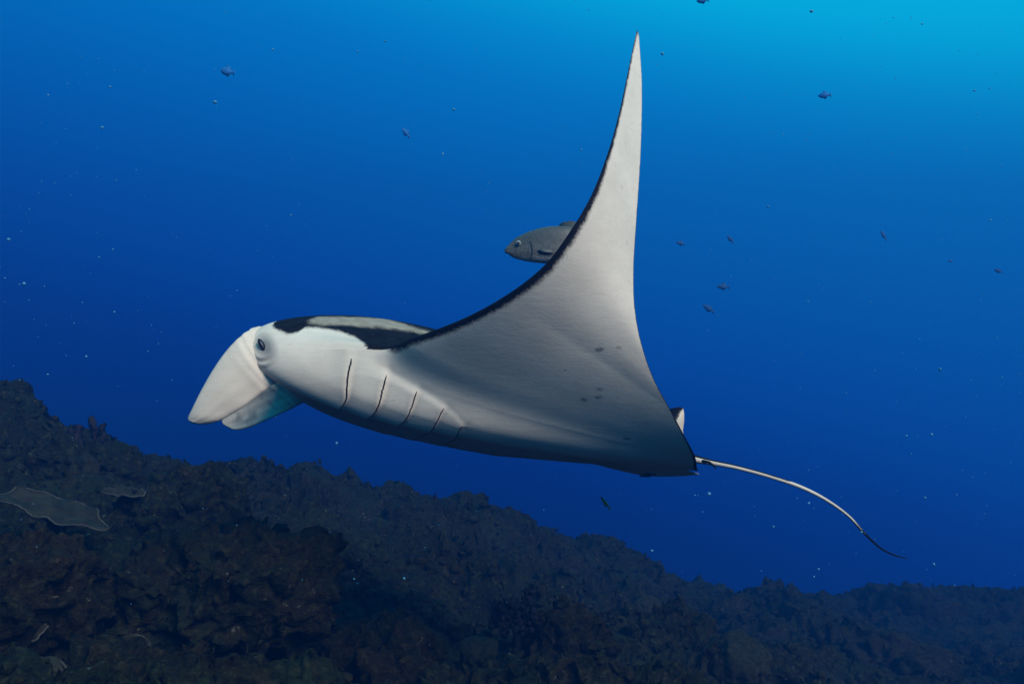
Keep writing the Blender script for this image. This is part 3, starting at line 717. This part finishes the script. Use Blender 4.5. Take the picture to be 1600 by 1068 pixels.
plate(P(40, 985, 3.7), .085, 'small pale edged plate coral under the reddish rock', 20, (28, -10), 3.1, .7)
plate(P(205, 1010, 4.1), .13, 'dull plate coral in the hollow under the big boulder', -10, (20, 8), 4.4, .5)
plate(P(30, 1062, 3.2), .19, 'dark broad plate coral lying on the rubble ledge', -5, (24, 10), 5.2, .55)
plate(P(465, 842, 8.0), .15, 'thin flat plate coral on the hazy slope behind the boulder', -8, (20, 10), 6.1, .5)
plate(P(424, 880, 6.6), .11, 'thin plate coral ledge at the boulder top edge', 4, (14, 3), 7.3, .5)
plate(P(628, 962, 6.4), .18, 'flat plate coral beside the brown rock hump', -15, (16, 12), 8.8, .5)

# the dark bushy coral
M_BUSH = simple_mat('bushy_coral_dark', (.006, .007, .012), (.014, .013, .018), 20, .9, .05, .4)
bush_root = bpy.data.objects.new('bushy_coral', None); COL.objects.link(bush_root); bc = P(806, 985, 5.9); bush_root.location = bc
tag(bush_root, 'dark bushy tree coral standing by the brown rock mound', 'coral')
v, f = tube([(0, 0, -.18), (.01, 0, -.05), (0, 0, .06)], [.04, .03, .024], 8); link('trunk', mesh('trunk', v, f, M_BUSH), bush_root)
rb = random.Random(3)
for k in range(15):
    a = rb.uniform(0, 2 * math.pi); el = rb.uniform(.15, 1.25); ln_ = rb.uniform(.14, .23); parts = []
    d = np.array([math.cos(a) * math.cos(el), math.sin(a) * math.cos(el), math.sin(el)]); p0 = np.array([0, 0, rb.uniform(-.02, .05)])
    pts = [p0 + d * ln_ * t_ + np.array([0, 0, .03 * t_ * t_]) for t_ in np.linspace(0, 1, 5)]; parts.append(tube(pts, [.012, .011, .010, .009, .008], 6))
    bv, bf = ICO[2]
    for q in range(11):
        c = pts[rb.choice([2, 3, 4, 4])] + np.array([rb.gauss(0, .028) for _ in range(3)]); rr2 = rb.uniform(.013, .028)
        w = bv * rr2; w = w + bv * (pn(w + c, 45.)[:, None] * rr2 * .55); parts.append((list(w + c), [tuple(t_) for t_ in bf]))
        parts.append(tube([pts[3], (pts[3] + c) / 2 + np.array([0, 0, -.006]), c], .005, 5))
    v, f = join(parts); link('branch', mesh('branch', v, f, M_BUSH), bush_root)
# sponges on the crest
M_SPONGE = simple_mat('sponge_dark', (.010, .010, .013), (.022, .018, .020), 14, .9, .05, .6, .02)
def sponge(px, py, d, h, r, label, lobes, seed):
    root = bpy.data.objects.new('tube_sponge', None); COL.objects.link(root); root.location = P(px, py, d); tag(root, label, 'sponge')
    for (ox, oh, lean, rr2) in lobes:
        zz = np.linspace(-.12, h * oh, 12); pts = np.c_[ox + lean * np.linspace(0, 1, 12) ** 1.5, .02 * np.sin(zz * 20 + seed), zz]
        ra = rr2 * r * (1 + .25 * np.sin(np.linspace(0, 9, 12) + seed)); ra = np.r_[ra, ra[-1] * .55, ra[-1] * .45]; pts = np.vstack([pts, pts[-1] + [0, 0, .01], pts[-1] + [0, 0, -.05]])
        v, f = tube(pts, ra, 14); v = np.array(v); v += np.c_[fbm(v, 14., 3, .6, seed), fbm(v, 14., 3, .6, seed + 9), fbm(v, 14., 3, .6, seed + 19)] * .03
        link('tube', mesh('tube', v, f, M_SPONGE), root)
sponge(148, 680, 7.9, .19, .035, 'tall dark sponge with a side lobe on the slope crest', [(0, 1, -.02, 1), (.05, .55, .03, 1.1)], 2.)
sponge(121, 684, 7.9, .11, .04, 'short dark sponge next to the tall one on the crest', [(0, 1, 0, 1.1), (-.03, .7, -.02, .8)], 5.)
# growth too small to count: knobs, tufts and little fingers all over the slope
def growth():
    n = len(ground.data.vertices); co = np.empty(n * 3, np.float32); ground.data.vertices.foreach_get('co', co); co = co.reshape(-1, 3)
    az = np.abs(np.arctan2(co[:, 0], co[:, 1])); rad = np.hypot(co[:, 0], co[:, 1])
    ok = np.where((az < .78) & (rad > 2.6) & (rad < 18))[0]; clump = fbm(co[ok], 1.3, 3, .5, 77.)
    pr = np.exp(clump * 2.2); pr /= pr.sum()
    V = []; T = []; base = 0
    def put(v, f, c, s, N):
        nonlocal base
        k = len(c); nv = len(v)
        ang = rng.uniform(0, 2 * math.pi, k); ca, sa = np.cos(ang), np.sin(ang)
        sx = s[:, None] * rng.uniform(.7, 1.3, (k, 3))
        q = v[None] * sx[:, None, :]; q = np.stack([q[..., 0] * ca[:, None] - q[..., 1] * sa[:, None], q[..., 0] * sa[:, None] + q[..., 1] * ca[:, None], q[..., 2]], -1)
        q = q + c[:, None, :]
        V.append(q.reshape(-1, 3)); T.append((f[None] + (base + np.arange(k) * nv)[:, None, None]).reshape(-1, 3)); base += k * nv
    bv, bf = ICO[2]
    for var in range(5):      # knobby heads
        v = bv * (1 + .55 * pn(bv, 2.2, var * 7.)[:, None] + .3 * pn(bv, 4.7, var * 5.)[:, None]); v[:, 2] *= .8
        i = rng.choice(ok, 1700, p=pr); c = co[i].copy(); s = .004 + .010 * rng.random(len(i)) ** 2 * np.clip(rad[i], 3, 8) ** .8 * 1.1; c[:, 2] += s * .25; put(v, bf, c, s, None)
    for var in range(5):      # tufts of blades
        v = []; f = []
        for b in range(9):
            a = rng.uniform(0, 6.28); l = rng.uniform(.6, 1.3); w = .16; o = np.array([math.cos(a), math.sin(a), 0]); sd = np.array([-o[1], o[0], 0]) * w
            p0 = o * .1; p1 = o * .45 * l + np.array([0, 0, .7 * l]); p2 = o * .9 * l + np.array([0, 0, 1.05 * l]); k = len(v)
            v += [p0 - sd, p0 + sd, p1 - sd * 1.2, p1 + sd * 1.2, p2]; f += [(k, k + 1, k + 3), (k, k + 3, k + 2), (k + 2, k + 3, k + 4)]
        v = np.array(v); f = np.array(f)
        i = rng.choice(ok, 1300, p=pr); i = i[rad[i] < 8]; c = co[i].copy(); s = rng.uniform(.004, .010, len(i)) * np.clip(rad[i], 3, 13) ** .8; put(v, f, c, s, None)
    for var in range(4):      # finger corals
        parts = []
        for b in range(6):
            a = rng.uniform(0, 6.28); d = np.array([math.cos(a) * .5, math.sin(a) * .5, 1.]) * rng.uniform(.7, 1.3)
            tv2, tf2 = tube([np.zeros(3), d * .55, d], [.2, .17, .08], 5, False); parts.append((tv2, [t_ for q in tf2 for t_ in ((q[0], q[1], q[2]), (q[0], q[2], q[3]))]))
        v, f = join(parts); v = np.array(v); f = np.array(f)
        i = rng.choice(ok, 420, p=pr); c = co[i].copy(); s = rng.uniform(.004, .009, len(i)) * np.clip(rad[i], 3, 13) ** .8; put(v, f, c, s, None)
    return fastmesh('reef_growth', np.vstack(V), np.vstack(T), M_GROW)
M_GROW = reef_mat('reef_growth_skin', (.88, 1.05, .85), 1.1, 51.)
gr = link('reef_growth', growth()); tag(gr, 'small corals, knobs and tufts of weed covering the reef slope', 'reef growth', None, 'stuff')

# drifting particles
M_SNOW = simple_mat('particle_pale', (.06, .24, .38), (.10, .30, .45), 10, .8, .1, .0)
def snow():
    V = []; T = []; b = 0; bv, bf = ICO[2]
    for k in range(1300):
        y = rng.uniform(1.2, 6.5); px, py = rng.uniform(-250, 1850), rng.uniform(-200, 960)
        if 270 < px < 1100 and 30 < py < 760 and y < 4.7: continue
        if py > 600 + px * .2 and rng.random() < .75: continue
        c = P(px, py, y); s = (rng.uniform(.45, .95) if rng.random() < .93 else rng.uniform(1.3, 2.6)) * y / F * .9
        V.append(bv * s * rng.uniform(.6, 1.4, 3) + c); T.append(bf + b); b += len(bv)
    return fastmesh('drifting_particles', np.vstack(V), np.vstack(T), M_SNOW)
sn = link('drifting_particles', snow()); tag(sn, 'pale specks of plankton drifting in the blue water', 'particles', None, 'stuff')

# ------------------------------------------------------------------ the water itself: one even body of haze
hz = bpy.data.materials.new('sea_water'); hz.use_nodes = True; ht = hz.node_tree; ht.nodes.clear()
pvn = ht.nodes.new('ShaderNodeVolumePrincipled'); ho = ht.nodes.new('ShaderNodeOutputMaterial'); ht.links.new(pvn.outputs[0], ho.inputs['Volume'])
pvn.inputs['Color'].default_value = (.018, .135, .42, 1); pvn.inputs['Density'].default_value = .028; pvn.inputs['Anisotropy'].default_value = .2
def box(x0, x1, y0, y1, z0, z1):
    v = [(x, y, z) for x in (x0, x1) for y in (y0, y1) for z in (z0, z1)]
    return v, [(0, 1, 3, 2), (4, 6, 7, 5), (0, 4, 5, 1), (2, 3, 7, 6), (0, 2, 6, 4), (1, 5, 7, 3)]
v, f = box(-26, 26, -26, 26, -16.5, 5.0)
hb = link('haze', mesh('haze', v, f, hz, False)); tag(hb, 'blue sea water thickening with distance over the reef', 'haze', None, 'stuff')
